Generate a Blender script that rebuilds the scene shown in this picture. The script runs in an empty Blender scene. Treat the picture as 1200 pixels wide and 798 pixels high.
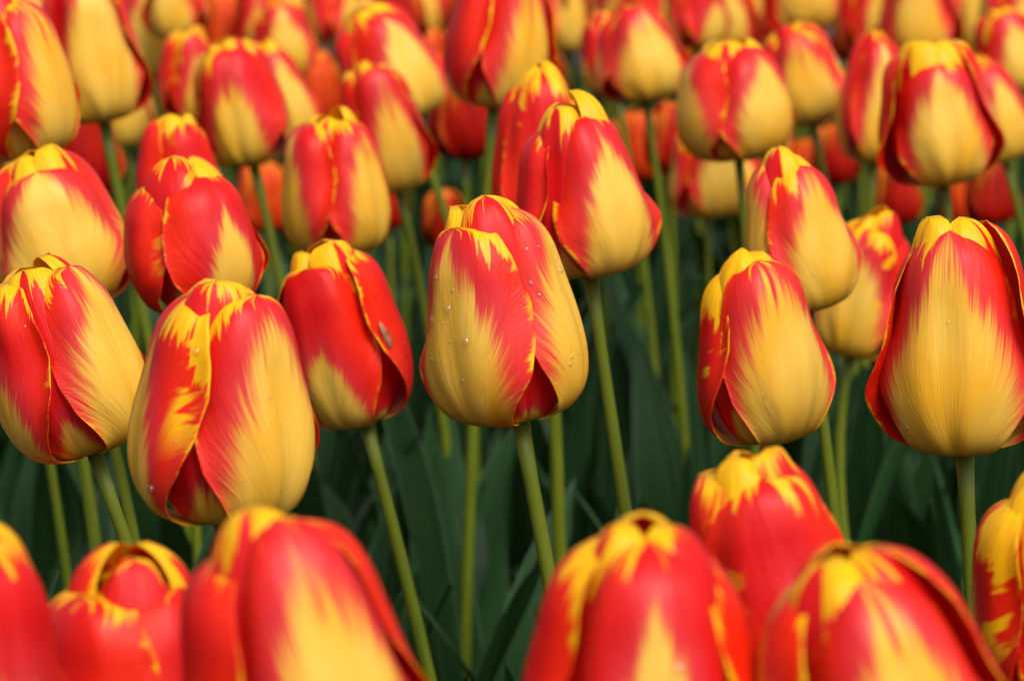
import bpy, math, random
import numpy as np
from mathutils import Vector, Matrix

S = bpy.context.scene
C = S.collection
RAD = math.radians

# ------------------------------------------------------------------ camera
FPX = 3500.0                      # focal length in pixels of the 1200 px wide photograph (105 mm)
PITCH = RAD(10.7)
CAM_Z = 0.58
FOCUS = 0.888
cd = bpy.data.cameras.new('camera')
cam = bpy.data.objects.new('camera', cd); C.objects.link(cam)
cam.location = (0, 0, CAM_Z)
cam.rotation_euler = (math.pi/2 - PITCH, 0, 0)
cd.sensor_width = 36.0
cd.lens = 105.0
cd.clip_start = 0.02
cd.clip_end = 500
cd.dof.use_dof = True
cd.dof.focus_distance = FOCUS
cd.dof.aperture_fstop = 18.0
S.camera = cam

# ------------------------------------------------------------------ sky, sun, exposure
SUN_EL, SUN_AZ = RAD(52), RAD(155)          # azimuth clockwise from +Y (the view direction)
w = bpy.data.worlds.new('World'); S.world = w; w.use_nodes = True
nt = w.node_tree; nt.nodes.clear()
sky = nt.nodes.new('ShaderNodeTexSky'); sky.sky_type = 'NISHITA'; sky.sun_disc = False
sky.sun_elevation = SUN_EL; sky.sun_rotation = SUN_AZ
sky.dust_density = 4.0; sky.air_density = 1.0; sky.ozone_density = 1.0
hs = nt.nodes.new('ShaderNodeHueSaturation'); hs.inputs['Saturation'].default_value = 0.14
bg = nt.nodes.new('ShaderNodeBackground'); bg.inputs['Strength'].default_value = 0.078
wo = nt.nodes.new('ShaderNodeOutputWorld')
nt.links.new(sky.outputs[0], hs.inputs['Color'])
nt.links.new(hs.outputs[0], bg.inputs['Color'])
nt.links.new(bg.outputs[0], wo.inputs['Surface'])
sl = bpy.data.lights.new('sun', 'SUN'); sl.energy = 1.5; sl.angle = RAD(24); sl.color = (1.0, 0.955, 0.89)
sun = bpy.data.objects.new('sun', sl); C.objects.link(sun)
sdir = Vector((math.sin(SUN_AZ)*math.cos(SUN_EL), math.cos(SUN_AZ)*math.cos(SUN_EL), math.sin(SUN_EL)))
sun.rotation_euler = sdir.to_track_quat('Z', 'Y').to_euler()
sun.location = (1, -1, 3)
S.view_settings.view_transform = 'Standard'
S.view_settings.look = 'None'
S.view_settings.exposure = 1.1
S.view_settings.gamma = 1.0
S.cycles.max_bounces = 8
S.cycles.diffuse_bounces = 4
S.cycles.transmission_bounces = 6
S.cycles.caustics_reflective = False
S.cycles.caustics_refractive = False

# ------------------------------------------------------------------ node helpers
class NT:
    def __init__(self, name):
        self.m = bpy.data.materials.new(name); self.m.use_nodes = True
        self.t = self.m.node_tree; self.t.nodes.clear()
    def put(self, s, v):
        if hasattr(v, 'is_output'): self.t.links.new(v, s)
        else: s.default_value = v
    def mt(self, op, a, b=0.0, c=None, clamp=False):
        n = self.t.nodes.new('ShaderNodeMath'); n.operation = op; n.use_clamp = clamp
        self.put(n.inputs[0], a); self.put(n.inputs[1], b)
        if c is not None: self.put(n.inputs[2], c)
        return n.outputs[0]
    def add(self, *a):
        r = a[0]
        for x in a[1:]: r = self.mt('ADD', r, x)
        return r
    def mul(self, *a):
        r = a[0]
        for x in a[1:]: r = self.mt('MULTIPLY', r, x)
        return r
    def sub(self, a, b): return self.mt('SUBTRACT', a, b)
    def step(self, x, lo, hi):
        n = self.t.nodes.new('ShaderNodeMapRange'); n.interpolation_type = 'SMOOTHSTEP'
        self.put(n.inputs['Value'], x); self.put(n.inputs['From Min'], lo); self.put(n.inputs['From Max'], hi)
        return n.outputs[0]
    def vec(self, x, y, z):
        n = self.t.nodes.new('ShaderNodeCombineXYZ')
        for s, v in zip(n.inputs, (x, y, z)): self.put(s, v)
        return n.outputs[0]
    def attr(self, name):
        n = self.t.nodes.new('ShaderNodeAttribute'); n.attribute_name = name
        q = self.t.nodes.new('ShaderNodeSeparateXYZ'); self.t.links.new(n.outputs['Vector'], q.inputs[0])
        return q.outputs
    def noise(self, v, scale=1.0, detail=2.0, rough=0.5):
        n = self.t.nodes.new('ShaderNodeTexNoise')
        self.put(n.inputs['Vector'], v); n.inputs['Scale'].default_value = scale
        n.inputs['Detail'].default_value = detail; n.inputs['Roughness'].default_value = rough
        return n.outputs['Fac']
    def mix(self, a, b, f):
        n = self.t.nodes.new('ShaderNodeMix'); n.data_type = 'RGBA'
        self.put(n.inputs['Factor'], f)
        self.put(n.inputs[6], a); self.put(n.inputs[7], b)
        return n.outputs[2]
    def bump(self, h, strength, dist):
        n = self.t.nodes.new('ShaderNodeBump'); n.inputs['Strength'].default_value = strength
        n.inputs['Distance'].default_value = dist; self.put(n.inputs['Height'], h)
        return n.outputs[0]
    def principled(self, col, rough, nrm=None, **kw):
        n = self.t.nodes.new('ShaderNodeBsdfPrincipled')
        self.put(n.inputs['Base Color'], col); self.put(n.inputs['Roughness'], rough)
        if nrm is not None: self.put(n.inputs['Normal'], nrm)
        for k, v in kw.items(): self.put(n.inputs[k], v)
        return n.outputs[0]
    def out(self, sh):
        o = self.t.nodes.new('ShaderNodeOutputMaterial'); self.t.links.new(sh, o.inputs['Surface'])
        return self.m

def rgb(r, g, b): return (r, g, b, 1.0)

def petal_material(name, inner):
    n = NT(name)
    u, v, sd = n.attr('petal')
    fl, fw, tip = n.attr('pigment')
    au = n.mt('ABSOLUTE', u)
    s17 = n.mul(sd, 17.0)
    fan = n.mt('DIVIDE', u, n.mt('POWER', n.add(n.mul(v, 0.90), 0.10), 1.3))
    n1 = n.sub(n.noise(n.vec(n.mul(fan, 6.0), n.mul(v, 1.8), s17), 1, 3, 0.6), 0.5)
    n4 = n.sub(n.noise(n.vec(n.mul(fan, 64.0), n.mul(v, 5.0), s17), 1, 1), 0.5)
    n2 = n.sub(n.noise(n.vec(n.mul(fan, 27.0), n.mul(v, 4.0), n.add(s17, 5.0)), 1, 2, 0.6), 0.5)
    n3 = n.sub(n.noise(n.vec(n.mul(u, 1.3), n.mul(v, 2.2), n.add(s17, 9.0)), 1, 1), 0.5)
    # the yellow flame: broad at the base, running out in feathers along the veins
    fwl = n.add(fw, n.mul(n.sub(1.0, n.step(v, 0.14, 0.44)), 0.34))
    side = n.mul(n.mt('DIVIDE', au, fwl), n.add(n.mul(n.step(v, 0.0, 0.28), 0.65), 0.35))
    up = n.mt('POWER', n.mt('DIVIDE', v, n.mt('MAXIMUM', fl, 0.02)), 1.8)
    d = n.add(side, up, -1.0, n.mul(n1, 0.50), n.mul(n2, 0.38), n.mul(n4, 0.42), n.mul(n3, 0.4),
              n.mul(n.sub(1.0, n.step(n.mt('ABSOLUTE', n.add(u, n.mul(n1, .12))), 0.01, 0.075)), n.step(n3, -0.05, 0.2), 0.42))
    yel = n.sub(1.0, n.step(d, -0.19, 0.13))
    pink = n.mul(n.sub(1.0, n.step(d, 0.02, 0.60)), n.add(0.45, n.mul(n2, 0.7), n.mul(n4, 0.8)))
    # yellow rim with short bars, yellow tip
    nb = n.sub(n.noise(n.vec(n.mul(u, 2.0), n.mul(n.sub(v, n.mul(au, 0.10)), 34.0), s17), 1, 2, 0.6), 0.5)
    nc = n.sub(n.noise(n.vec(n.mul(u, 1.2), n.mul(n.sub(v, n.mul(au, 0.14)), 8.0), n.add(s17, 3.0)), 1, 2, 0.55), 0.5)
    nf = n.sub(n.noise(n.vec(n.mul(u, 3.0), n.mul(n.sub(v, n.mul(au, 0.16)), 95.0), n.add(s17, 1.0)), 1, 2, 0.6), 0.5)
    e = n.add(au, n.mul(nb, 0.20), n.mul(nf, 0.16), n.mul(nc, 0.42))
    rim = n.mul(n.step(e, 0.93, 1.02), n.step(n.add(n3, n.mul(nc, 0.6)), -0.13, 0.07))
    bars = n.mul(n.step(n.add(nc, n.mul(nb, 0.22), n.mul(nf, 0.12), n.mul(n.mt('FRACT', n.mul(sd, 2.3)), 0.10)), 0.10, 0.155), n.step(n.add(au, n.mul(n1, 0.3), n.mul(u, n.sub(n.mt('FRACT', n.mul(sd, 3.7)), 0.5), .7)), 0.42, 0.62), n.step(v, 0.42, 0.58), n.step(tip, 0.07, 0.12))
    t = n.add(v, n.mul(n1, 0.50), n.mul(n2, 0.20), n.mul(n3, 0.34), n.mul(nf, 0.05), n.mul(n.mul(au, au), 0.10), -0.03, n.mul(u, n.sub(n.mt('FRACT', sd), 0.5), 0.22),
              n.mul(n.sub(1.0, n.step(n.add(n.mt('ABSOLUTE', n.add(u, n.mul(n3, 0.5))), n.mul(n1, 0.35)), 0.04, 0.22)), -0.20))
    tm = n.step(n.add(t, tip), 1.0, 1.035)
    lip = n.mt('MAXIMUM', n.mt('MAXIMUM', rim, n.mul(bars, 0.95)), tm)
    # pigments
    yflame = n.mix(rgb(.90, .595, .080), rgb(.91, .49, .022), n.step(n3, -0.2, 0.25))
    yflame = n.mix(yflame, rgb(.90, .63, .13), n.step(n2, 0.0, 0.3))
    yflame = n.mix(rgb(.30, .25, .035), yflame, n.step(n.add(v, n.mul(n1, 0.1)), 0.01, 0.13))
    red = n.mix(rgb(.74, .008, .009), rgb(.86, .022, .003), n.step(n.add(au, n.mul(n3, 1.2)), 0.30, 0.85))
    red = n.mix(red, rgb(.58, .004, .008), n.mul(n.step(n2, 0.05, 0.3), 0.45))
    red = n.mix(red, rgb(.70, .085, .105), n.mul(pink, 0.75))
    ylip = n.mix(rgb(.94, .57, .003), rgb(.90, .42, .004), n.step(n2, -0.1, 0.25))
    col = n.mix(red, yflame, yel)
    col = n.mix(col, ylip, lip)
    veins = n.noise(n.vec(n.mul(u, 50.0), n.mul(v, 2.6), s17), 1, 3, 0.6)
    fine = n.noise(n.vec(n.mul(u, 5.0), n.mul(v, 5.0), n.add(s17, 2.0)), 1, 2)
    nrm = n.bump(n.add(n.mul(n1, 0.9), n.mul(veins, 0.40), n.mul(fine, 1.2), n.mul(nf, n.step(au, 0.55, 0.95), 0.9)), 0.30, 0.0011)
    p = n.principled(col, n.add(0.36, n.mul(fine, 0.16)), nrm,
                     **{'Specular IOR Level': 0.30})
    tr = n.t.nodes.new('ShaderNodeBsdfTranslucent'); n.put(tr.inputs[0], col); n.put(tr.inputs['Normal'], nrm)
    mx = n.t.nodes.new('ShaderNodeMixShader'); mx.inputs[0].default_value = 0.36
    n.t.links.new(p, mx.inputs[1]); n.t.links.new(tr.outputs[0], mx.inputs[2])
    return n.out(mx.outputs[0])

def red_petal_material(name, a, b):
    n = NT(name)
    u, v, sd = n.attr('petal')
    s17 = n.mul(sd, 17.0)
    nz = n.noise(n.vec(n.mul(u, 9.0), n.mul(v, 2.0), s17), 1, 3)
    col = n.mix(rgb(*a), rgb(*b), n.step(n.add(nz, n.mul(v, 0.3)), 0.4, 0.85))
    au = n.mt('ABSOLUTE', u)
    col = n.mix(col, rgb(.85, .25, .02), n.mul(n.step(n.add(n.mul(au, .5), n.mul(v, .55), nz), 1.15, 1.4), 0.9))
    nrm = n.bump(nz, 0.3, 0.001)
    p = n.principled(col, 0.5, nrm, **{'Specular IOR Level': 0.15})
    tr = n.t.nodes.new('ShaderNodeBsdfTranslucent'); n.put(tr.inputs[0], col)
    mx = n.t.nodes.new('ShaderNodeMixShader'); mx.inputs[0].default_value = 0.36
    n.t.links.new(p, mx.inputs[1]); n.t.links.new(tr.outputs[0], mx.inputs[2])
    return n.out(mx.outputs[0])

def leaf_material():
    n = NT('tulip_leaf')
    u, v, sd = n.attr('petal')
    s = n.mul(sd, 11.0)
    ve = n.noise(n.vec(n.mul(u, 26.0), n.mul(v, 1.5), s), 1, 2)
    lo = n.noise(n.vec(n.mul(u, 1.5), n.mul(v, 4.0), s), 1, 2)
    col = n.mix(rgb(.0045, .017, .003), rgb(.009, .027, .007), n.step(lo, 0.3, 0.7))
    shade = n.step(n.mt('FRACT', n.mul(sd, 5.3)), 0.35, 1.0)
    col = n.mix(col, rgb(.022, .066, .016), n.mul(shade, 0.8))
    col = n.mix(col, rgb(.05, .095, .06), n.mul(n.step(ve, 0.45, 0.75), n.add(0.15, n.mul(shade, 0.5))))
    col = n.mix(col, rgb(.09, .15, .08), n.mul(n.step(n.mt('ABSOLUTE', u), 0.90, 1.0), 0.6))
    nrm = n.bump(ve, 0.35, 0.0012)
    p = n.principled(col, 0.38, nrm, **{'Specular IOR Level': 0.12})
    tr = n.t.nodes.new('ShaderNodeBsdfTranslucent'); n.put(tr.inputs[0], rgb(.025, .08, .006))
    mx = n.t.nodes.new('ShaderNodeMixShader'); mx.inputs[0].default_value = 0.10
    n.t.links.new(p, mx.inputs[1]); n.t.links.new(tr.outputs[0], mx.inputs[2])
    return n.out(mx.outputs[0])

def stem_material():
    n = NT('tulip_stem')
    u, v, sd = n.attr('petal')
    nz = n.noise(n.vec(n.mul(u, 6.0), n.mul(v, 14.0), n.mul(sd, 11.0)), 1, 3)
    st = n.noise(n.vec(n.mul(u, 22.0), n.mul(v, 3.0), n.mul(sd, 7.0)), 1, 2)
    col = n.mix(rgb(.078, .108, .004), rgb(.145, .175, .012), n.step(nz, 0.35, 0.7))
    col = n.mix(rgb(.100, .122, .008), col, n.step(v, 0.0, 0.35))
    nrm = n.bump(st, 0.25, 0.0006)
    return n.out(n.principled(col, 0.42, nrm, **{'Specular IOR Level': 0.25}))

def soil_material():
    n = NT('soil')
    tc = n.t.nodes.new('ShaderNodeTexCoord')
    a = n.noise(tc.outputs['Object'], 18, 6, 0.65)
    b = n.noise(tc.outputs['Object'], 120, 4, 0.6)
    col = n.mix(rgb(.020, .014, .010), rgb(.060, .042, .028), n.step(n.add(a, n.mul(n.sub(b, .5), .5)), 0.35, 0.7))
    return n.out(n.principled(col, 0.9, n.bump(n.add(a, n.mul(b, .4)), 0.8, 0.02)))

def water_material():
    n = NT('water_drop')
    tr = n.t.nodes.new('ShaderNodeBsdfTransparent'); gl = n.t.nodes.new('ShaderNodeBsdfGlossy'); gl.inputs['Roughness'].default_value = .03
    lw = n.t.nodes.new('ShaderNodeLayerWeight'); lw.inputs['Blend'].default_value = .5
    fac = n.add(.10, n.mul(n.mt('POWER', lw.outputs['Facing'], 2.5), .6))
    mx = n.t.nodes.new('ShaderNodeMixShader')
    n.put(mx.inputs[0], fac); n.t.links.new(tr.outputs[0], mx.inputs[1]); n.t.links.new(gl.outputs[0], mx.inputs[2])
    return n.out(mx.outputs[0])

def debris_material():
    n = NT('dry_scrap')
    tc = n.t.nodes.new('ShaderNodeTexCoord')
    a = n.noise(tc.outputs['Object'], 400, 3)
    return n.out(n.principled(n.mix(rgb(.14, .03, .012), rgb(.38, .13, .05), n.step(a, .35, .65)), 0.5))

M_OUT = petal_material('petal_outside', False)
M_IN = petal_material('petal_inside', True)
M_RED = red_petal_material('scarlet_petal', (.28, .002, .002), (.52, .010, .002))  # red set darker: the shade these heads stand in is put into the colour
M_ORANGE = red_petal_material('orange_petal', (.48, .018, .002), (.74, .070, .004))  # orange deepened too, with the shade among the rear heads in the colour
M_LEAF = leaf_material(); M_STEM = stem_material(); M_SOIL = soil_material()
M_WATER = water_material(); M_DEBRIS = debris_material()

# ------------------------------------------------------------------ mesh helpers
def mesh_from(name, verts, faces, mats, midx=None, attrs=None):
    me = bpy.data.meshes.new(name)
    me.from_pydata([tuple(map(float, p)) for p in verts], [], [tuple(map(int, f)) for f in faces])
    for m in mats: me.materials.append(m)
    if midx is not None: me.polygons.foreach_set('material_index', np.asarray(midx, dtype=np.int32))
    me.polygons.foreach_set('use_smooth', np.ones(len(me.polygons), dtype=bool))
    for k, arr in (attrs or {}).items():
        a = me.attributes.new(k, 'FLOAT_VECTOR', 'POINT')
        a.data.foreach_set('vector', np.asarray(arr, dtype=np.float32).ravel())
    me.update()
    return me

def link(name, me, parent=None):
    o = bpy.data.objects.new(name, me); C.objects.link(o)
    if parent is not None: o.parent = parent
    return o

def sm(x, a, b):
    t = np.clip((x - a)/(b - a), 0, 1)
    return t*t*(3 - 2*t)

def grid_faces(nu, nv, off=0, flip=False):
    f = []
    for j in range(nv - 1):
        for i in range(nu - 1):
            a = off + j*nu + i
            q = (a, a+1, a+1+nu, a+nu)
            f.append(q[::-1] if flip else q)
    return f

# mid-line of a petal (radius, height) in units of the flower's height
PROF = np.array([(.030, .000), (.12, .000), (.210, .012), (.290, .058), (.345, .140), (.374, .250), (.379, .360), (.370, .470),
                 (.350, .580), (.328, .690), (.309, .790), (.275, .880), (.230, .950), (.172, 1.0)])
def spline(P, n=240):
    Q = np.vstack([2*P[0]-P[1], P, 2*P[-1]-P[-2]])
    out = []
    for i in range(1, len(Q)-2):
        t = np.linspace(0, 1, 24, endpoint=False)[:, None]
        p0, p1, p2, p3 = Q[i-1], Q[i], Q[i+1], Q[i+2]
        out.append(.5*((2*p1)+(-p0+p2)*t+(2*p0-5*p1+4*p2-p3)*t**2+(-p0+3*p1-3*p2+p3)*t**3))
    out.append(P[-1][None]); out = np.vstack(out)
    L = np.concatenate([[0], np.cumsum(np.linalg.norm(np.diff(out, axis=0), axis=1))]); L /= L[-1]
    return L, out
PL, PP = spline(PROF)
WV = np.array([0, .06, .12, .20, .30, .40, .52, .65, .76, .84, .90, .94, .97, .988, 1.0])
WW = np.array([.05, .085, .130, .190, .285, .380, .428, .428, .388, .338, .284, .238, .184, .124, .012])

def make_petal(H, rs, rng, phi, inner, q, flame, fw, tip, hi, mats):
    """one petal as a closed thin shell; q holds its shape numbers"""
    nu, nv = (33, 41) if hi else (17, 23)
    v = np.linspace(0, 1, nv)**0.92
    uu = np.linspace(-1, 1, nu); uu = np.sign(uu)*np.abs(uu)**0.85
    U, V = np.meshgrid(uu, v)
    hsc = q.get('h', 1.0)
    R = (1+q.get('belly', 0)*np.sin(2*np.pi*V))*np.interp(V, PL, PP[:, 0])*rs*((0.81 - .09*(1-sm(V, .15, .48))) if inner else 1.0)
    Z = np.interp(V, PL, PP[:, 1])*hsc
    Wd = np.interp(V, WV, WW)*rs*q.get('w', 1.0)*(0.97 if inner else 1.0)
    ang = Wd/np.maximum(R, .11)
    ang = np.minimum(ang, 1.35)
    th = U*ang
    au = np.abs(U)
    rr = R*(1 + q.get('flat', .25)*(1/np.cos(np.clip(th*.62, -1.2, 1.2)) - 1))
    bell = np.sin(np.pi*np.clip(V, 0, 1)**.85)
    e = sm(au, .72, 1.0)**1.6
    cu = np.where(U < 0, q.get('cl', .03), q.get('cr', .03))
    rr += cu*e*np.clip(bell*1.25, 0, 1)*sm(V, .26, .46)
    rr += np.where(U < 0, q.get('sl', 0), q.get('sr', 0))*sm(au, .30, .95)*sm(V, .10, .38)
    # edges tuck in towards the seam higher up, and flare over the gap at the foot
    rr -= q.get('tuck', 0)*sm(au, .42, 1.0)*sm(V, .40, .66)
    rr += q.get('flare', 0)*sm(au, .70, 1.0)**1.5*sm(V, .12, .24)*(1-sm(V, .33, .50))
    # rolled-back rim: the last bit of the edge turns round the outside
    roll = sm(au, .88, 1.0)**2*np.clip(bell*1.2, 0, 1)
    th -= np.sign(U)*roll*q.get('roll', .10)
    rr += q.get('tw', 0)*U*bell
    rr -= q.get('cre', .012)*np.exp(-(U/.10)**2)*bell
    rr += q.get('cre', .012)*.7*np.exp(-((au-.24)/.14)**2)*bell
    rr += q.get('op', 0)*np.clip((V-.30)/.70, 0, 1)**2
    tv = np.clip((V-.86)/.14, 0, 1)
    rr -= q.get('tin', .03)*tv**2
    Z += -q.get('hook', .03)*tv**3*(1-au*.3)
    p1, p2, p3, p4, p5 = rng.uniform(0, 6.28, 5)
    rr += q.get('wave', .010)*np.sin(V*q.get('wf', 17)+p1+2.2*(U > 0))*au**4*sm(V, .12, .4)
    rr += .007*np.sin(3.1*U+p2)*np.sin(7*V+p3)*sm(V, .1, .4)
    rr += .0030*np.sin(13*U+p1)*sm(V, .06, .3)*(1-.5*sm(V, .7, 1))
    rr += .0035*np.sin(8*U+3*V+p4)*np.sin(11*V+p5)*sm(V, .1, .4)
    # ragged lip
    Z += .006*np.sin(7*U+p2)*sm(V, .80, .95)*(1-tv)
    rr = np.maximum(rr, .018)
    A = phi + th + q.get('skew', 0)*V**2
    P = np.stack([rr*np.sin(A), -rr*np.cos(A), Z], -1)*H
    du = np.gradient(P, axis=1); dv = np.gradient(P, axis=0)
    N = np.cross(du, dv); N /= np.maximum(np.linalg.norm(N, axis=-1, keepdims=True), 1e-9)
    tk = (.010*(1-.72*sm(au, .4, 1.0))*(1-.6*sm(V, .8, 1.0)))[..., None]*H
    Q = P - N*tk
    nn = nu*nv
    verts = np.vstack([P.reshape(-1, 3), Q.reshape(-1, 3)])
    faces = grid_faces(nu, nv) + grid_faces(nu, nv, nn, True)
    mid = [0]*(len(faces)//2) + [1]*(len(faces)//2)
    ring = [i for i in range(nu)] + [j*nu+nu-1 for j in range(1, nv)] + [(nv-1)*nu+i for i in range(nu-2, -1, -1)] + [j*nu for j in range(nv-2, 0, -1)]
    for a, b in zip(ring, ring[1:]+ring[:1]):
        faces.append((a, a+nn, b+nn, b)); mid.append(0)
    seed = rng.uniform(0, 10)
    pa = np.stack([U, V, np.full_like(U, seed)], -1).reshape(-1, 3)
    ct = np.tile(np.array([[flame, fw, tip]]), (nn, 1))
    cti = np.tile(np.array([[min(flame, .28), .62, max(tip, .05)]]), (nn, 1))
    me = mesh_from('petal', verts, faces, mats, mid,
                   {'petal': np.vstack([pa, pa]), 'pigment': np.vstack([ct, cti])})
    return me, P, N, uu, v

def drop_mesh(r, rng):
    verts, faces = [], []
    n, m = 12, 6
    ex, ey = rng.uniform(.8, 1.15), rng.uniform(.9, 1.35)
    for j in range(m):
        a = j/(m-1)*math.pi/2
        for i in range(n):
            b = i/n*2*math.pi
            rad = math.cos(a)**.8 if j < m-1 else 0.02
            verts.append((rad*math.cos(b)*r*ex, rad*math.sin(b)*r*ey, math.sin(a)*r*.62))
    for j in range(m-1):
        for i in range(n):
            faces.append((j*n+i, j*n+(i+1) % n, (j+1)*n+(i+1) % n, (j+1)*n+i))
    faces.append([(m-1)*n+i for i in range(n)])
    return mesh_from('water_drop', verts, faces, [M_WATER])

def put_on(o, P, N, lift=0.0):
    n = Vector(N); z = n.normalized()
    x = Vector((0, 0, 1)).cross(z); x = x.normalized() if x.length > 1e-6 else Vector((1, 0, 0))
    y = z.cross(x)
    M = Matrix((x, y, z)).transposed().to_4x4()
    M.translation = Vector(P) + z*lift
    o.matrix_local = M

def tube(pts, radii, seed, ns=10, mat=None, name='stem'):
    pts = [Vector(p) for p in pts]
    verts, faces, at = [], [], []
    for k, p in enumerate(pts):
        t = (pts[min(k+1, len(pts)-1)] - pts[max(k-1, 0)]).normalized()
        a = Vector((1, 0, 0)) - t*t.x; a.normalize(); b = t.cross(a)
        for i in range(ns):
            g = 2*math.pi*i/ns
            verts.append(p + (a*math.cos(g)+b*math.sin(g))*radii[k])
            at.append((math.cos(g), k/(len(pts)-1), seed))
    for k in range(len(pts)-1):
        for i in range(ns):
            faces.append((k*ns+i, k*ns+(i+1) % ns, (k+1)*ns+(i+1) % ns, (k+1)*ns+i))
    faces.append([ns-1-i for i in range(ns)])
    faces.append([(len(pts)-1)*ns+i for i in range(ns)])
    return mesh_from(name, verts, faces, [mat], None, {'petal': at})

def leaf_arrays(rng, base, az, L, W, bend, nu=9, nv=22, twist=None, fold=.35):
    """a broad folded tulip leaf: returns verts, faces, attribute"""
    v = np.linspace(0, 1, nv); u = np.linspace(-1, 1, nu)
    prof = np.interp(v, [0, .08, .25, .5, .75, .9, .97, 1], [.45, .55, .85, 1, .72, .36, .14, .015])*W*.5
    tilt = rng.uniform(.02, .20)
    a = tilt + bend*v**2.2                       # angle from vertical
    ds = L/(nv-1)
    rad = np.concatenate([[0], np.cumsum(np.sin(a[:-1])*ds)]); z = np.concatenate([[0], np.cumsum(np.cos(a[:-1])*ds)])
    tw = (rng.uniform(-.6, .6) if twist is None else twist)
    ph = rng.uniform(0, 6.28); wav = rng.uniform(.0, .006)
    V_, at = [], []
    ca, sa = math.cos(az), math.sin(az)
    sd = rng.uniform(0, 10)
    for j in range(nv):
        g = tw*v[j]
        for i in range(nu):
            x = u[i]*prof[j]
            lift = fold*abs(x)*(1.15-v[j]) - .006*0 + wav*math.sin(9*v[j]+ph+(2 if u[i] > 0 else 0))*abs(u[i])**2
            # side vector s (horizontal, turned by the twist) and inward normal
            n_in = (-math.cos(a[j]), math.sin(a[j]))       # (radial, z) facing the stem
            rx = rad[j] + n_in[0]*(lift*math.cos(g)) + n_in[0]*x*math.sin(g)
            zz = z[j] + n_in[1]*(lift*math.cos(g)) + n_in[1]*x*math.sin(g)
            tx = x*math.cos(g) - lift*math.sin(g)
            V_.append((base[0]+ca*rx-sa*tx, base[1]+sa*rx+ca*tx, base[2]+zz))
            at.append((u[i], v[j], sd))
    return V_, grid_faces(nu, nv), at

# ------------------------------------------------------------------ geometry of the view
cP, sP = math.cos(PITCH), math.sin(PITCH)
def at(px, py, d):
    """the world point seen at a pixel of the photograph, at depth d along the view axis"""
    x = (px-600)/FPX*d; y = (399-py)/FPX*d
    return Vector((x, d*cP + y*sP, CAM_Z - d*sP + y*cP))

def depth_for(W, ymid):
    dw = .0505*FPX/W
    angle = PITCH + math.atan((ymid-399)/FPX)
    dp = .166/math.tan(angle) if angle > .03 else 4
    return math.sqrt(dw*min(max(dp, dw*.75), dw*1.3))

# ------------------------------------------------------------------ ground
soil = link('soil', mesh_from('soil', [(-60, -20, 0), (60, -20, 0), (60, 120, 0), (-60, 120, 0)], [(0, 1, 2, 3)], [M_SOIL]))
soil['kind'] = 'structure'

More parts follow.
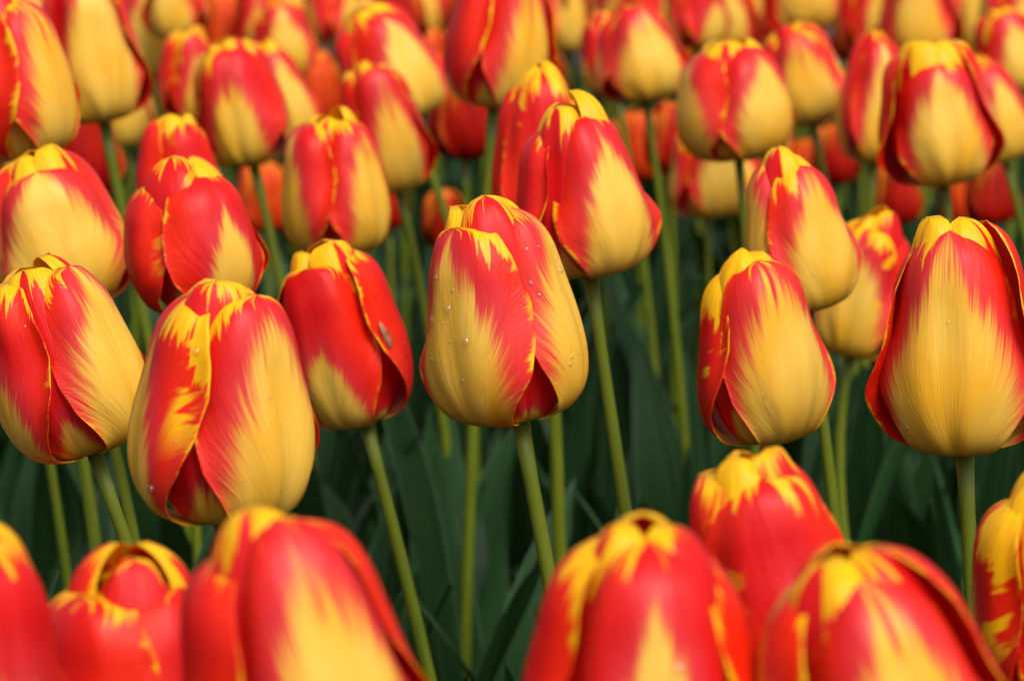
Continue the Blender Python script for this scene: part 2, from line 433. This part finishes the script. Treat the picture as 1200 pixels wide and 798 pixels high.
# ------------------------------------------------------------------ a tulip
GROUP = 'red and yellow tulips in the flower bed'
def tulip(bx, by, tx, ty, W, psi, label, d=None, flame=.70, fw=.78, tip=.10, op=0.0, curl=.018, drops=0, red=None,
          name='tulip', group=GROUP, sx=None, leaves=2, seed=0, tilt=0.0, hi=None, per=None, wsc=1.0, dropzone=None, inner_tip=None, scrap=False):
    rng = np.random.default_rng(seed*7919+int(abs(bx)*3+abs(by)))
    if d is None: d = depth_for(W, (by+ty)/2)
    hpx = math.hypot(tx-bx, ty-by)
    H = hpx*d/FPX/1.02
    rs = (W*d/FPX/H)/.765
    lean = math.atan2(tx-bx, by-ty)
    B = at(bx, by, d)
    if hi is None: hi = W > 100
    root = bpy.data.objects.new(name, None); C.objects.link(root)
    root.empty_display_size = .03
    root['label'] = label; root['category'] = 'tulip'; root['group'] = group
    # stem: from the soil to the flower
    axis = Vector((math.sin(lean), math.sin(tilt)*math.cos(lean), math.cos(lean)*math.cos(tilt)))
    slope = math.tan(lean)*.55 if sx is None else sx
    gx = B.x - slope*B.z*.75
    gy = B.y - math.tan(tilt)*B.z*.3 + rng.uniform(-.015, .015)
    G = Vector((gx, gy, 0.0))
    root.location = G
    b = B - G
    top = b + axis*(.012*H)
    c1 = b - axis*b.z*.33
    c0 = Vector((rng.uniform(-.006, .006), rng.uniform(-.006, .006), b.z*.33))
    pts = []
    ns = 18
    for k in range(ns+1):
        t = k/ns
        pts.append(top*(1-t)**3 + c1*3*t*(1-t)**2 + c0*3*t*t*(1-t) + Vector((0, 0, -.01))*t**3)
    r0 = .00222*min(1.15, max(.8, H/.068))
    rad = [r0*(1.28 if k == 0 else 1.0) + .0011*k/ns for k in range(ns+1)]
    link('stem', tube(pts, rad, rng.uniform(0, 9), 12 if hi else 8, M_STEM), root)
    # flower
    q0 = Vector((0, 0, 1)).rotation_difference(axis)
    bear = math.atan2(B.x, B.y)                 # petals are turned relative to the line of sight
    FM = Matrix.Translation(b) @ q0.to_matrix().to_4x4()
    mats = [M_OUT, M_IN] if red is None else [red, red]
    grids = []
    per = per or {}
    seams = list(rng.choice([-1, 1], 3))
    for k_, q_ in per.items():
        if q_.get('cr', 0) > .03: seams[k_] = 1
        if q_.get('cl', 0) > .03: seams[(k_+2) % 3] = -1
    belly = rng.uniform(-.045, .03); op = op + rng.uniform(-.012, .035)
    for k in range(6):
        inner = k >= 3
        phi = RAD(psi) - bear + RAD(120)*(k % 3) + (RAD(60) if inner else 0) + RAD(rng.uniform(-5, 5))
        sR, sL = seams[k % 3], -seams[(k+2) % 3]
        if inner:
            q = dict(h=rng.uniform(.95, 1.03), w=rng.uniform(.84, .95)*wsc, flat=rng.uniform(.05, .15), cl=-.01, cr=-.01, roll=.0,
                     sl=-.012, sr=-.012, cre=rng.uniform(.003, .012), op=op*.6+rng.uniform(-.06, -.015), tin=rng.uniform(-.03, .035),
                     hook=rng.uniform(.0, .012), tuck=rng.uniform(.02, .05), wave=rng.uniform(.002, .006), wf=rng.uniform(12, 24), skew=rng.uniform(-.08, .08))
        else:
            q = dict(h=rng.uniform(.88, .985), w=rng.uniform(.98, 1.06)*wsc, flat=rng.uniform(.10, .28),
                     cl=(rng.uniform(.3, 1.4)*curl if sL > 0 else 0), cr=(rng.uniform(.3, 1.4)*curl if sR > 0 else 0),
                     roll=rng.uniform(.02, .09), sl=.021*sL - .004, sr=.021*sR - .004, cre=rng.uniform(.006, .016), op=op+rng.uniform(-.03, .03),
                     tin=rng.uniform(-.03, .06), hook=rng.uniform(0, .010), tuck=rng.uniform(.045, .100), flare=rng.uniform(.006, .022), wave=rng.uniform(.002, .008), wf=rng.uniform(12, 24), skew=rng.uniform(-.10, .10))
        f_, w_, t_ = (flame+.13)*rng.uniform(.90, 1.08), (fw+.14)*rng.uniform(.90, 1.10), tip*rng.choice([.1, .3, .6, 1.0])
        if inner:
            f_ *= .36; w_ *= .6; t_ = (tip*1.3 if inner_tip is None else inner_tip)*rng.choice([.3, .6, .8, 1.1])
        q['belly'] = belly
        for kk, vv in per.get(k, {}).items():
            if kk == 'flame': f_ = vv
            elif kk == 'fw': w_ = vv
            elif kk == 'tip': t_ = vv
            elif kk == 'phi': phi += RAD(vv)
            else: q[kk] = vv
        me, P, N, uu, vv_ = make_petal(H, rs, rng, phi, inner, q, f_, w_, t_, hi, mats)
        o = link('petal', me, root)
        o.matrix_local = FM
        grids.append((o, P, N))
    if drops:
        cand = [g for g in grids[:3]]
        zone = dropzone or ((-.8, .8), (.25, .85))
        n = 0
        tries = 0
        while n < drops and tries < 400:
            tries += 1
            o, P, N = cand[rng.integers(0, 3)]
            nv, nu = P.shape[:2]
            j = int(rng.uniform(*zone[1])*(nv-1)); i = int((rng.uniform(*zone[0])*.5+.5)*(nu-1))
            wn = FM.to_3x3() @ Vector(N[j, i])
            if wn.y > -.25: continue
            r = rng.choice([.00045, .0006, .0008, .0011, .0015], p=[.38, .32, .18, .08, .04])
            dr = link('water_drop', drop_mesh(r, rng), o)
            put_on(dr, P[j, i], N[j, i], -.00008)
            n += 1
    if scrap:
        o, P, N = grids[scrap]
        nv, nu = P.shape[:2]
        j, i = int(.55*nv), int(.13*nu)
        vs, fs = [], []
        for k in range(7):
            t = k/6
            wd = math.sin(math.pi*min(t*.9+.1, 1))*.0019+.0001
            for s_ in (-1, 1):
                for h_ in (0, 1):
                    vs.append((s_*wd+.0006*math.sin(5*t), (t-.5)*.0105, .0004+h_*.0004+.0016*t*t))
        for k in range(6):
            a = k*4
            for x, y in ((0, 1), (1, 3), (3, 2), (2, 0)):
                fs.append((a+x, a+y, a+4+y, a+4+x))
        fs += [(0, 2, 3, 1), (24, 25, 27, 26)]
        dr = link('dry_scrap', mesh_from('dry_scrap', vs, fs, [M_DEBRIS]), o)
        put_on(dr, P[j, i], N[j, i], 0)
    # leaves
    a0 = rng.uniform(0, 6.28)
    for k in range(leaves):
        az = a0 + k*rng.uniform(1.8, 2.7)
        L = rng.uniform(.24, .36)*(1 if k == 0 else .88)
        Vv, F, A = leaf_arrays(rng, (.006*math.cos(az), .006*math.sin(az), -.005), az, L, rng.uniform(.022, .046), rng.uniform(.05, .7),
                               9 if hi else 7, 22 if hi else 14)
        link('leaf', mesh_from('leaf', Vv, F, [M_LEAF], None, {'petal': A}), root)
    return root

# ------------------------------------------------------------------ the near blooms
T = []
def t(*a, **k): T.append((a, k))
t(-50, 968, -50, 590, 262, 35, 'blurred close scarlet tulip with low yellow flame, cut off in the bottom left corner', flame=.62, tip=.05)
t(165, 925, 160, 628, 252, 62, 'almost wholly scarlet blurred tulip with loose ragged petals and thin yellow rims', flame=.05, fw=.5, tip=.08, op=-.015, curl=.03, inner_tip=.10,
  per={0: {'h': .86}, 2: {'h': .86, 'op': .05, 'tip': .06}}, d=.66)
t(388, 965, 310, 575, 285, 30, 'big blurred close tulip with rounded yellow lip directly below the plump barred bloom', flame=.86, fw=.6, tip=.05, op=-.01, inner_tip=.16,
  per={2: {'h': .88, 'op': .03, 'fw': .5, 'flame': .6}})
t(755, 955, 750, 582, 285, 2, 'big blurred close tulip with open yellow-tipped crown and narrow yellow flame in front', flame=.76, fw=.36, tip=.07, op=-.045, curl=.015, inner_tip=.16, drops=2,
  per={0: {'h': .94}})
t(930, 800, 868, 517, 190, 25, 'scarlet tulip with a large pure yellow tip rising between two blurred close blooms', flame=.46, fw=.3, tip=.16, inner_tip=.40, d=.70)
t(1065, 965, 975, 622, 285, 22, 'big blurred close tulip leaning left with a wide orange-yellow flame on its right petal', flame=1.0, fw=.60, tip=.05, inner_tip=.16, op=-.045)
t(1258, 850, 1212, 530, 205, 30, 'yellow-tipped red bloom cut by the right picture edge below the large sharp tulip', flame=.55, fw=.5, tip=.22, inner_tip=.35)
# ------------------------------------------------------------------ the sharp blooms
t(110, 528, 38, 298, 182, 50, 'sharp tulip leaning left on a stem that slants down right, arched gap at base', sx=-.34, flame=.80, tip=.06, inner_tip=.2, drops=3,
  per={2: {'cr': .06, 'flame': .75, 'fw': .7}, 0: {'flame': .98, 'fw': .9}})
t(262, 608, 267, 313, 216, 46, 'large plump sharp tulip, its narrow left petal barred yellow', flame=.80, fw=.74, tip=.06, drops=10, inner_tip=.12,
  per={2: {'flame': .80, 'fw': .55, 'cr': .06, 'h': .95, 'tip': .12}, 0: {'flame': .90, 'fw': .85}})
t(428, 494, 374, 282, 142, -22, 'mostly red sharp tulip with a brown dry scrap stuck on its right petal', sx=-.20, flame=.58, fw=.62, tip=.12, inner_tip=.35, op=.03, drops=6, scrap=1,
  per={0: {'flame': .62, 'fw': .62}, 1: {'flame': .2, 'cl': .05}})
t(609, 490, 562, 222, 184, -42, 'sharpest tulip, beaded with water drops, an arched gap right above its stem', sx=-.17, flame=.62, fw=.66, tip=.06, drops=42, inner_tip=.34, curl=.02,
  per={0: {'flame': .90, 'fw': .92, 'cl': .015, 'cr': .015}, 1: {'flame': 1.0, 'fw': .95}}, dropzone=((-.85, .2), (.35, .85)))
t(692, 322, 662, 106, 156, 36, 'tulip with broad yellow-flamed right petal and short curled left petal above paired stems', sx=-.17, flame=.80, tip=.06, inner_tip=.28, drops=4, d=1.06,
  per={2: {'h': .84, 'cr': .07, 'flame': .2, 'w': .8}, 0: {'flame': .84, 'fw': .72}})
t(642, 292, 632, 73, 122, 12, 'pinkish red tulip tucked close behind the bloom with the short curled left petal', flame=.28, fw=.25, tip=.12, op=.01, inner_tip=.3, d=1.24)
t(946, 362, 914, 170, 126, 38, 'tulip with a bright yellow crown and dewy yellow right petal, above the narrow upright bloom', flame=.92, fw=.85, tip=.16, inner_tip=.5, drops=7, d=1.08, dropzone=((-.4, .8), (.15, .4)), sx=-.10)
t(996, 416, 1030, 240, 108, -12, 'half hidden tulip leaning right behind the yellow-crowned bloom, its stem showing lower down', flame=.72, fw=.8, tip=.18, inner_tip=.3, d=1.32, sx=-.2)
t(900, 516, 868, 286, 148, 32, 'narrow upright sharp tulip with yellow tip and one red streak down its yellow front petal', flame=1.0, fw=.72, tip=.10, inner_tip=.45, drops=4, d=1.0, curl=.02, sx=.0,
  per={2: {'flame': .25, 'fw': .5, 'tip': .22, 'cr': .05}, 0: {'w': 1.1}})
t(1130, 526, 1108, 248, 186, -5, 'large sharp tulip with a feathered yellow front petal between two rolled side petals', sx=-.10, flame=.84, fw=.72, tip=.02, inner_tip=.3, curl=.05, drops=3,
  per={0: {'cl': .0, 'cr': .0, 'h': .97, 'tip': .02, 'w': 1.22, 'flame': .97, 'fw': .90, 'tuck': .03}, 1: {'cl': .045, 'flame': .3, 'tuck': .02}, 2: {'cr': .045, 'flame': .3, 'tuck': .02}})
t(92, 362, 42, 173, 158, 6, 'tulip with one very broad yellow petal edged red and a yellow curl at its top', flame=.93, fw=.80, tip=.03, inner_tip=.4, drops=2,
  per={0: {'cl': 0, 'cr': 0}})
t(240, 362, 212, 181, 160, 36, 'tulip with a folded yellow tuft between narrow red left petal and wide right petal', flame=.74, fw=.55, tip=.02, inner_tip=.34, op=.02, d=1.06,
  per={2: {'h': .86, 'flame': .1, 'w': .85, 'op': .06, 'tip': .1}, 0: {'flame': .74, 'fw': .5}})
t(212, 262, 207, 128, 100, 30, 'small yellow-tufted tulip peeking out above the one with the folded yellow tuft', flame=.5, fw=.5, tip=.14, inner_tip=.5, d=1.30)
t(32, 184, -8, -25, 148, 58, 'tulip in the upper left corner with a long yellow flame and arched opening', flame=.95, fw=.62, tip=.05, d=1.2,
  per={2: {'cr': .08, 'flame': .3}})
t(122, 142, 92, -42, 116, 12, 'broad yellow tulip on a thick green stem beside the upper left corner bloom', flame=.92, fw=.80, tip=.06, sx=-.16, d=1.45)
t(152, 172, 150, 78, 64, 5, 'small greenish yellow tulip hanging low behind the thick green stem', flame=1.0, fw=.9, tip=.04, d=1.8)
t(400, 297, 386, 124, 128, 54, 'soft focus tulip with a red middle fold between two pale yellow flames', flame=.80, fw=.55, tip=.06, inner_tip=.2, d=1.28, sx=-.22,
  per={2: {'cr': .05}})
t(468, 224, 432, 70, 92, 16, 'yellow-tipped tulip leaning left just behind the one with the red middle fold', flame=.78, fw=.6, tip=.09, d=1.5)
t(297, 192, 262, 40, 110, -14, 'blurred tulip with a frilled bright yellow crest and a deep red right side', flame=.70, fw=.6, tip=.15, inner_tip=.3, d=1.5,
  per={1: {'flame': .9}})
t(222, 142, 222, 30, 72, 20, 'pinkish blurred tulip close behind the left of the frilled yellow crest', flame=.62, fw=.6, tip=.14, d=1.75)
t(348, 170, 306, 48, 74, 24, 'blurred tulip with a pale lower flame half hidden right of the frilled yellow crest', flame=.75, fw=.6, tip=.12, d=1.75)
t(480, 142, 422, 4, 118, 30, 'blurred tulip leaning left, its right petal pale yellow, with a yellow crest near the top', flame=.86, fw=.6, tip=.10, inner_tip=.4, d=1.6)
t(578, 125, 592, -52, 126, 38, 'tall blurred tulip cropped by the top edge, half scarlet and half yellow-flamed', flame=.84, fw=.62, tip=.05, d=1.4, curl=.05,
  per={2: {'flame': .35, 'cr': .08}})
t(757, 118, 738, 0, 108, 18, 'blurred tulip with one rounded yellow front petal above a thin dark stem', flame=.86, fw=.78, tip=.05, d=1.6, sx=-.12)
t(866, 186, 852, 46, 140, 46, 'blurred tulip showing two equal yellow flames side by side around a red seam', flame=.80, fw=.70, tip=.07, inner_tip=.2, d=1.42, curl=.015,
  per={0: {'phi': -4}, 2: {'phi': 10}})
t(828, 254, 822, 140, 86, 30, 'low yellow and red tulip directly below the bloom with two equal flames', flame=.9, fw=.7, tip=.08, d=1.75)
t(878, 252, 874, 178, 48, 0, 'tiny pale yellow tulip glimpsed behind the stem of the two-flamed bloom', flame=1.0, fw=.9, tip=.05, d=2.1)
t(952, 144, 922, 22, 94, 8, 'blurred yellow tulip with a thin red border leaning left beside the two-flamed bloom', flame=.86, fw=.78, tip=.07, d=1.65)
t(1106, 214, 1082, 44, 136, 12, 'blurred wide tulip with a crumpled yellow crest and rolled red petals on its left', flame=.88, fw=.76, tip=.06, inner_tip=.4, op=.03, curl=.04, d=1.36,
  per={2: {'cr': .10, 'flame': .2}})
t(1022, 190, 1024, 30, 82, 22, 'slim pink and yellow tulip standing just left of the crumpled yellow crest', flame=.80, fw=.55, tip=.08, d=1.6)
t(1178, 188, 1138, 62, 86, 30, 'blurred tulip half hidden right of the crumpled yellow crest', flame=.72, fw=.5, tip=.10, d=1.6)
t(1194, 108, 1166, 10, 84, 25, 'blurred tulip with an orange crest touching the upper right edge', flame=.72, fw=.6, tip=.12, inner_tip=.5, d=1.85)
# ------------------------------------------------------------------ the blurred rows behind
t(1080, 68, 1070, -58, 92, 4, 'blurred tulip cropped by the top edge right above the crumpled yellow crest', flame=.86, fw=.65, tip=.06)
t(942, 36, 936, -88, 90, 2, 'yellow tulip cropped by the top edge right above the thin-bordered yellow one', flame=.95, fw=.85, tip=.06)
t(850, 62, 840, -52, 80, 12, 'cropped blurred tulip showing a pale yellow flame right above the two-flamed bloom', flame=.82, fw=.62, tip=.06)
t(802, 66, 798, -40, 62, 40, 'narrow blurred pink tulip between the rounded yellow petal and the two-flamed bloom', flame=.75, fw=.45, tip=.08)
t(664, 62, 655, -48, 64, 20, 'small pale blurred tulip just right of the tall half scarlet bloom', flame=.88, fw=.7, tip=.06)
t(702, 36, 690, -62, 62, 0, 'blurred yellow tulip at the top edge left of the rounded yellow petal', flame=.86, fw=.7, tip=.08)
t(338, 92, 326, -2, 78, 8, 'blurred tulip with a pale yellow flame and pink shoulders above the frilled yellow crest', flame=.80, fw=.75, tip=.08)
t(180, 88, 174, -40, 82, 6, 'blurred pale yellow tulip between the broad yellow one and the frilled crest', flame=.86, fw=.65, tip=.06)
t(500, 44, 490, -60, 72, 0, 'pale blurred tulip at the top edge left of the tall half scarlet bloom', flame=.88, fw=.65, tip=.06)
t(1002, 74, 1008, -4, 64, 40, 'blurred red tulip with an orange tip low between two yellow blooms at the upper right', flame=.25, fw=.4, tip=.16)
t(1136, 66, 1130, -40, 62, 20, 'pale pink blurred tulip close to the left of the orange crest', flame=.85, fw=.55, tip=.08)
t(894, 58, 896, -30, 54, 30, 'small pinkish blurred tulip squeezed above the thin-bordered yellow bloom', flame=.6, fw=.4, tip=.1)
t(410, 40, 402, -50, 66, 30, 'blurred tulip at the top edge with red side, above the left-leaning pale one', flame=.5, fw=.5, tip=.2)
t(722, 108, 702, 12, 70, 60, 'dark red blurred tulip pressed against the left of the rounded yellow petal', flame=.45, fw=.35, tip=.08, d=1.72)
t(18, 330, -10, 180, 100, 80, 'dark orange-edged tulip mostly cut by the left picture edge behind the very broad yellow petal', flame=.6, fw=.5, tip=.06, d=1.25)
RG = 'plain red tulips behind the striped ones'
def r(cx, by, W, label, mat=None, d=2.0):
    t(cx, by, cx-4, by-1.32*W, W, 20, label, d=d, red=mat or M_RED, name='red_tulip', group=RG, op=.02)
r(545, 186, 84, 'deep red plain tulip in the shade below the tall half scarlet bloom', d=1.7)
r(522, 288, 52, 'small plain red tulip in the gap just above the central dewy bloom', d=2.0)
r(612, 190, 60, 'plain dark red tulip right behind the pinkish red one', d=1.9)
r(262, 92, 78, 'orange-red plain tulip behind the frilled yellow crest', M_ORANGE, 2.2)
r(372, 150, 72, 'bright orange plain tulip left of the left-leaning pale bloom', M_ORANGE, 2.1)
r(312, 272, 66, 'orange plain tulip low between the yellow-tufted bloom and the red middle fold', M_ORANGE, 1.9)
r(748, 212, 66, 'orange plain tulip low beside the thin dark stem', M_ORANGE, 2.0)
r(786, 200, 62, 'plain red tulip left of the low yellow and red one', d=1.9)
r(790, 112, 54, 'orange plain tulip between the rounded yellow petal and the two-flamed bloom', M_ORANGE, 2.2)
r(98, 232, 96, 'plain red tulip shaded behind the very broad yellow petal', d=1.6)
r(980, 215, 56, 'plain red tulip low beside the slim pink and yellow bloom', d=1.9)
r(1052, 262, 56, 'plain red tulip low under the crumpled yellow crest', d=1.9)
r(1162, 262, 62, 'plain dark red tulip low near the right edge above the large sharp bloom', d=1.9)
r(425, 118, 50, 'bright orange plain tulip glimpsed right of the left-leaning pale bloom', M_ORANGE, 2.3)
r(505, 105, 56, 'plain orange tulip left of the tall half scarlet bloom', M_ORANGE, 2.2)
r(705, 218, 60, 'plain red tulip low behind the stems right of the pinkish red bloom', d=1.95)
r(1008, 152, 58, 'bright orange plain tulip between the thin-bordered yellow and the slim pink bloom', M_ORANGE, 2.05)
r(1122, 262, 54, 'orange plain tulip low behind the stem of the crumpled yellow crest', M_ORANGE, 2.0)
r(942, 232, 54, 'plain orange tulip low right above the yellow-crowned dewy bloom', M_ORANGE, 2.1)
r(640, 130, 58, 'plain red tulip between the tall half scarlet bloom and the pinkish red one', d=2.1)
r(455, 268, 52, 'plain red tulip low behind the stems left of the central dewy bloom', d=1.9)
r(222, 40, 70, 'plain red tulip at the top edge right of the pale yellow blurred one', d=2.3)
r(770, 30, 64, 'plain red tulip at the top edge right of the rounded yellow petal', d=2.3)

for i, (a, k) in enumerate(T):
    tulip(*a, seed=i+1, **k)

# the last rows, only specks of colour between the others
rnd = np.random.default_rng(5)
k = 0
for row, (y0, wpx) in enumerate(((56, 72), (34, 66), (10, 60), (-10, 54), (-26, 50))):
    n = 14 + 2*row
    for i in range(n):
        px = -20 + 1240*(i + rnd.uniform(.25, .75))/n
        py = y0 + rnd.uniform(-10, 10)
        Wp = wpx*rnd.uniform(.9, 1.1)
        plain = rnd.random() < .25
        tulip(px, py, px-4, py-1.4*Wp, Wp, rnd.uniform(0, 120),
              'distant blurred plain red tulip in the last rows of the bed' if plain else 'distant blurred red and yellow tulip in the last rows of the bed',
              d=2.15 + .28*row + rnd.uniform(-.12, .12), flame=rnd.uniform(.6, .95), fw=rnd.uniform(.5, .8), tip=rnd.uniform(.05, .16),
              red=(M_RED if rnd.random() < .5 else M_ORANGE) if plain else None, name='red_tulip' if plain else 'tulip',
              group='plain red tulips of the last rows' if plain else 'red and yellow tulips of the last rows', leaves=2, seed=300+k)
        k += 1

# ------------------------------------------------------------------ the thicket of leaves under the blooms
vs, fs, ats = [], [], []
lr = np.random.default_rng(77)
for i in range(1900):
    y = .55 + 3.2*lr.random()**1.15
    x = lr.uniform(-1, 1)*(.22 + .20*y)
    az = lr.uniform(0, 6.28)
    L = lr.uniform(.15, .30)
    V_, F_, A_ = leaf_arrays(lr, (x, y, -.005), az, L, lr.uniform(.018, .044), lr.uniform(.05, .7), 7, 14)
    o = len(vs); vs += V_; ats += A_; fs += [tuple(o+q for q in f) for f in F_]
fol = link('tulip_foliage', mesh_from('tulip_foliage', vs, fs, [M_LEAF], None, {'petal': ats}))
fol['kind'] = 'stuff'; fol['label'] = 'dark green thicket of upright tulip leaves under the blooms'; fol['category'] = 'foliage'
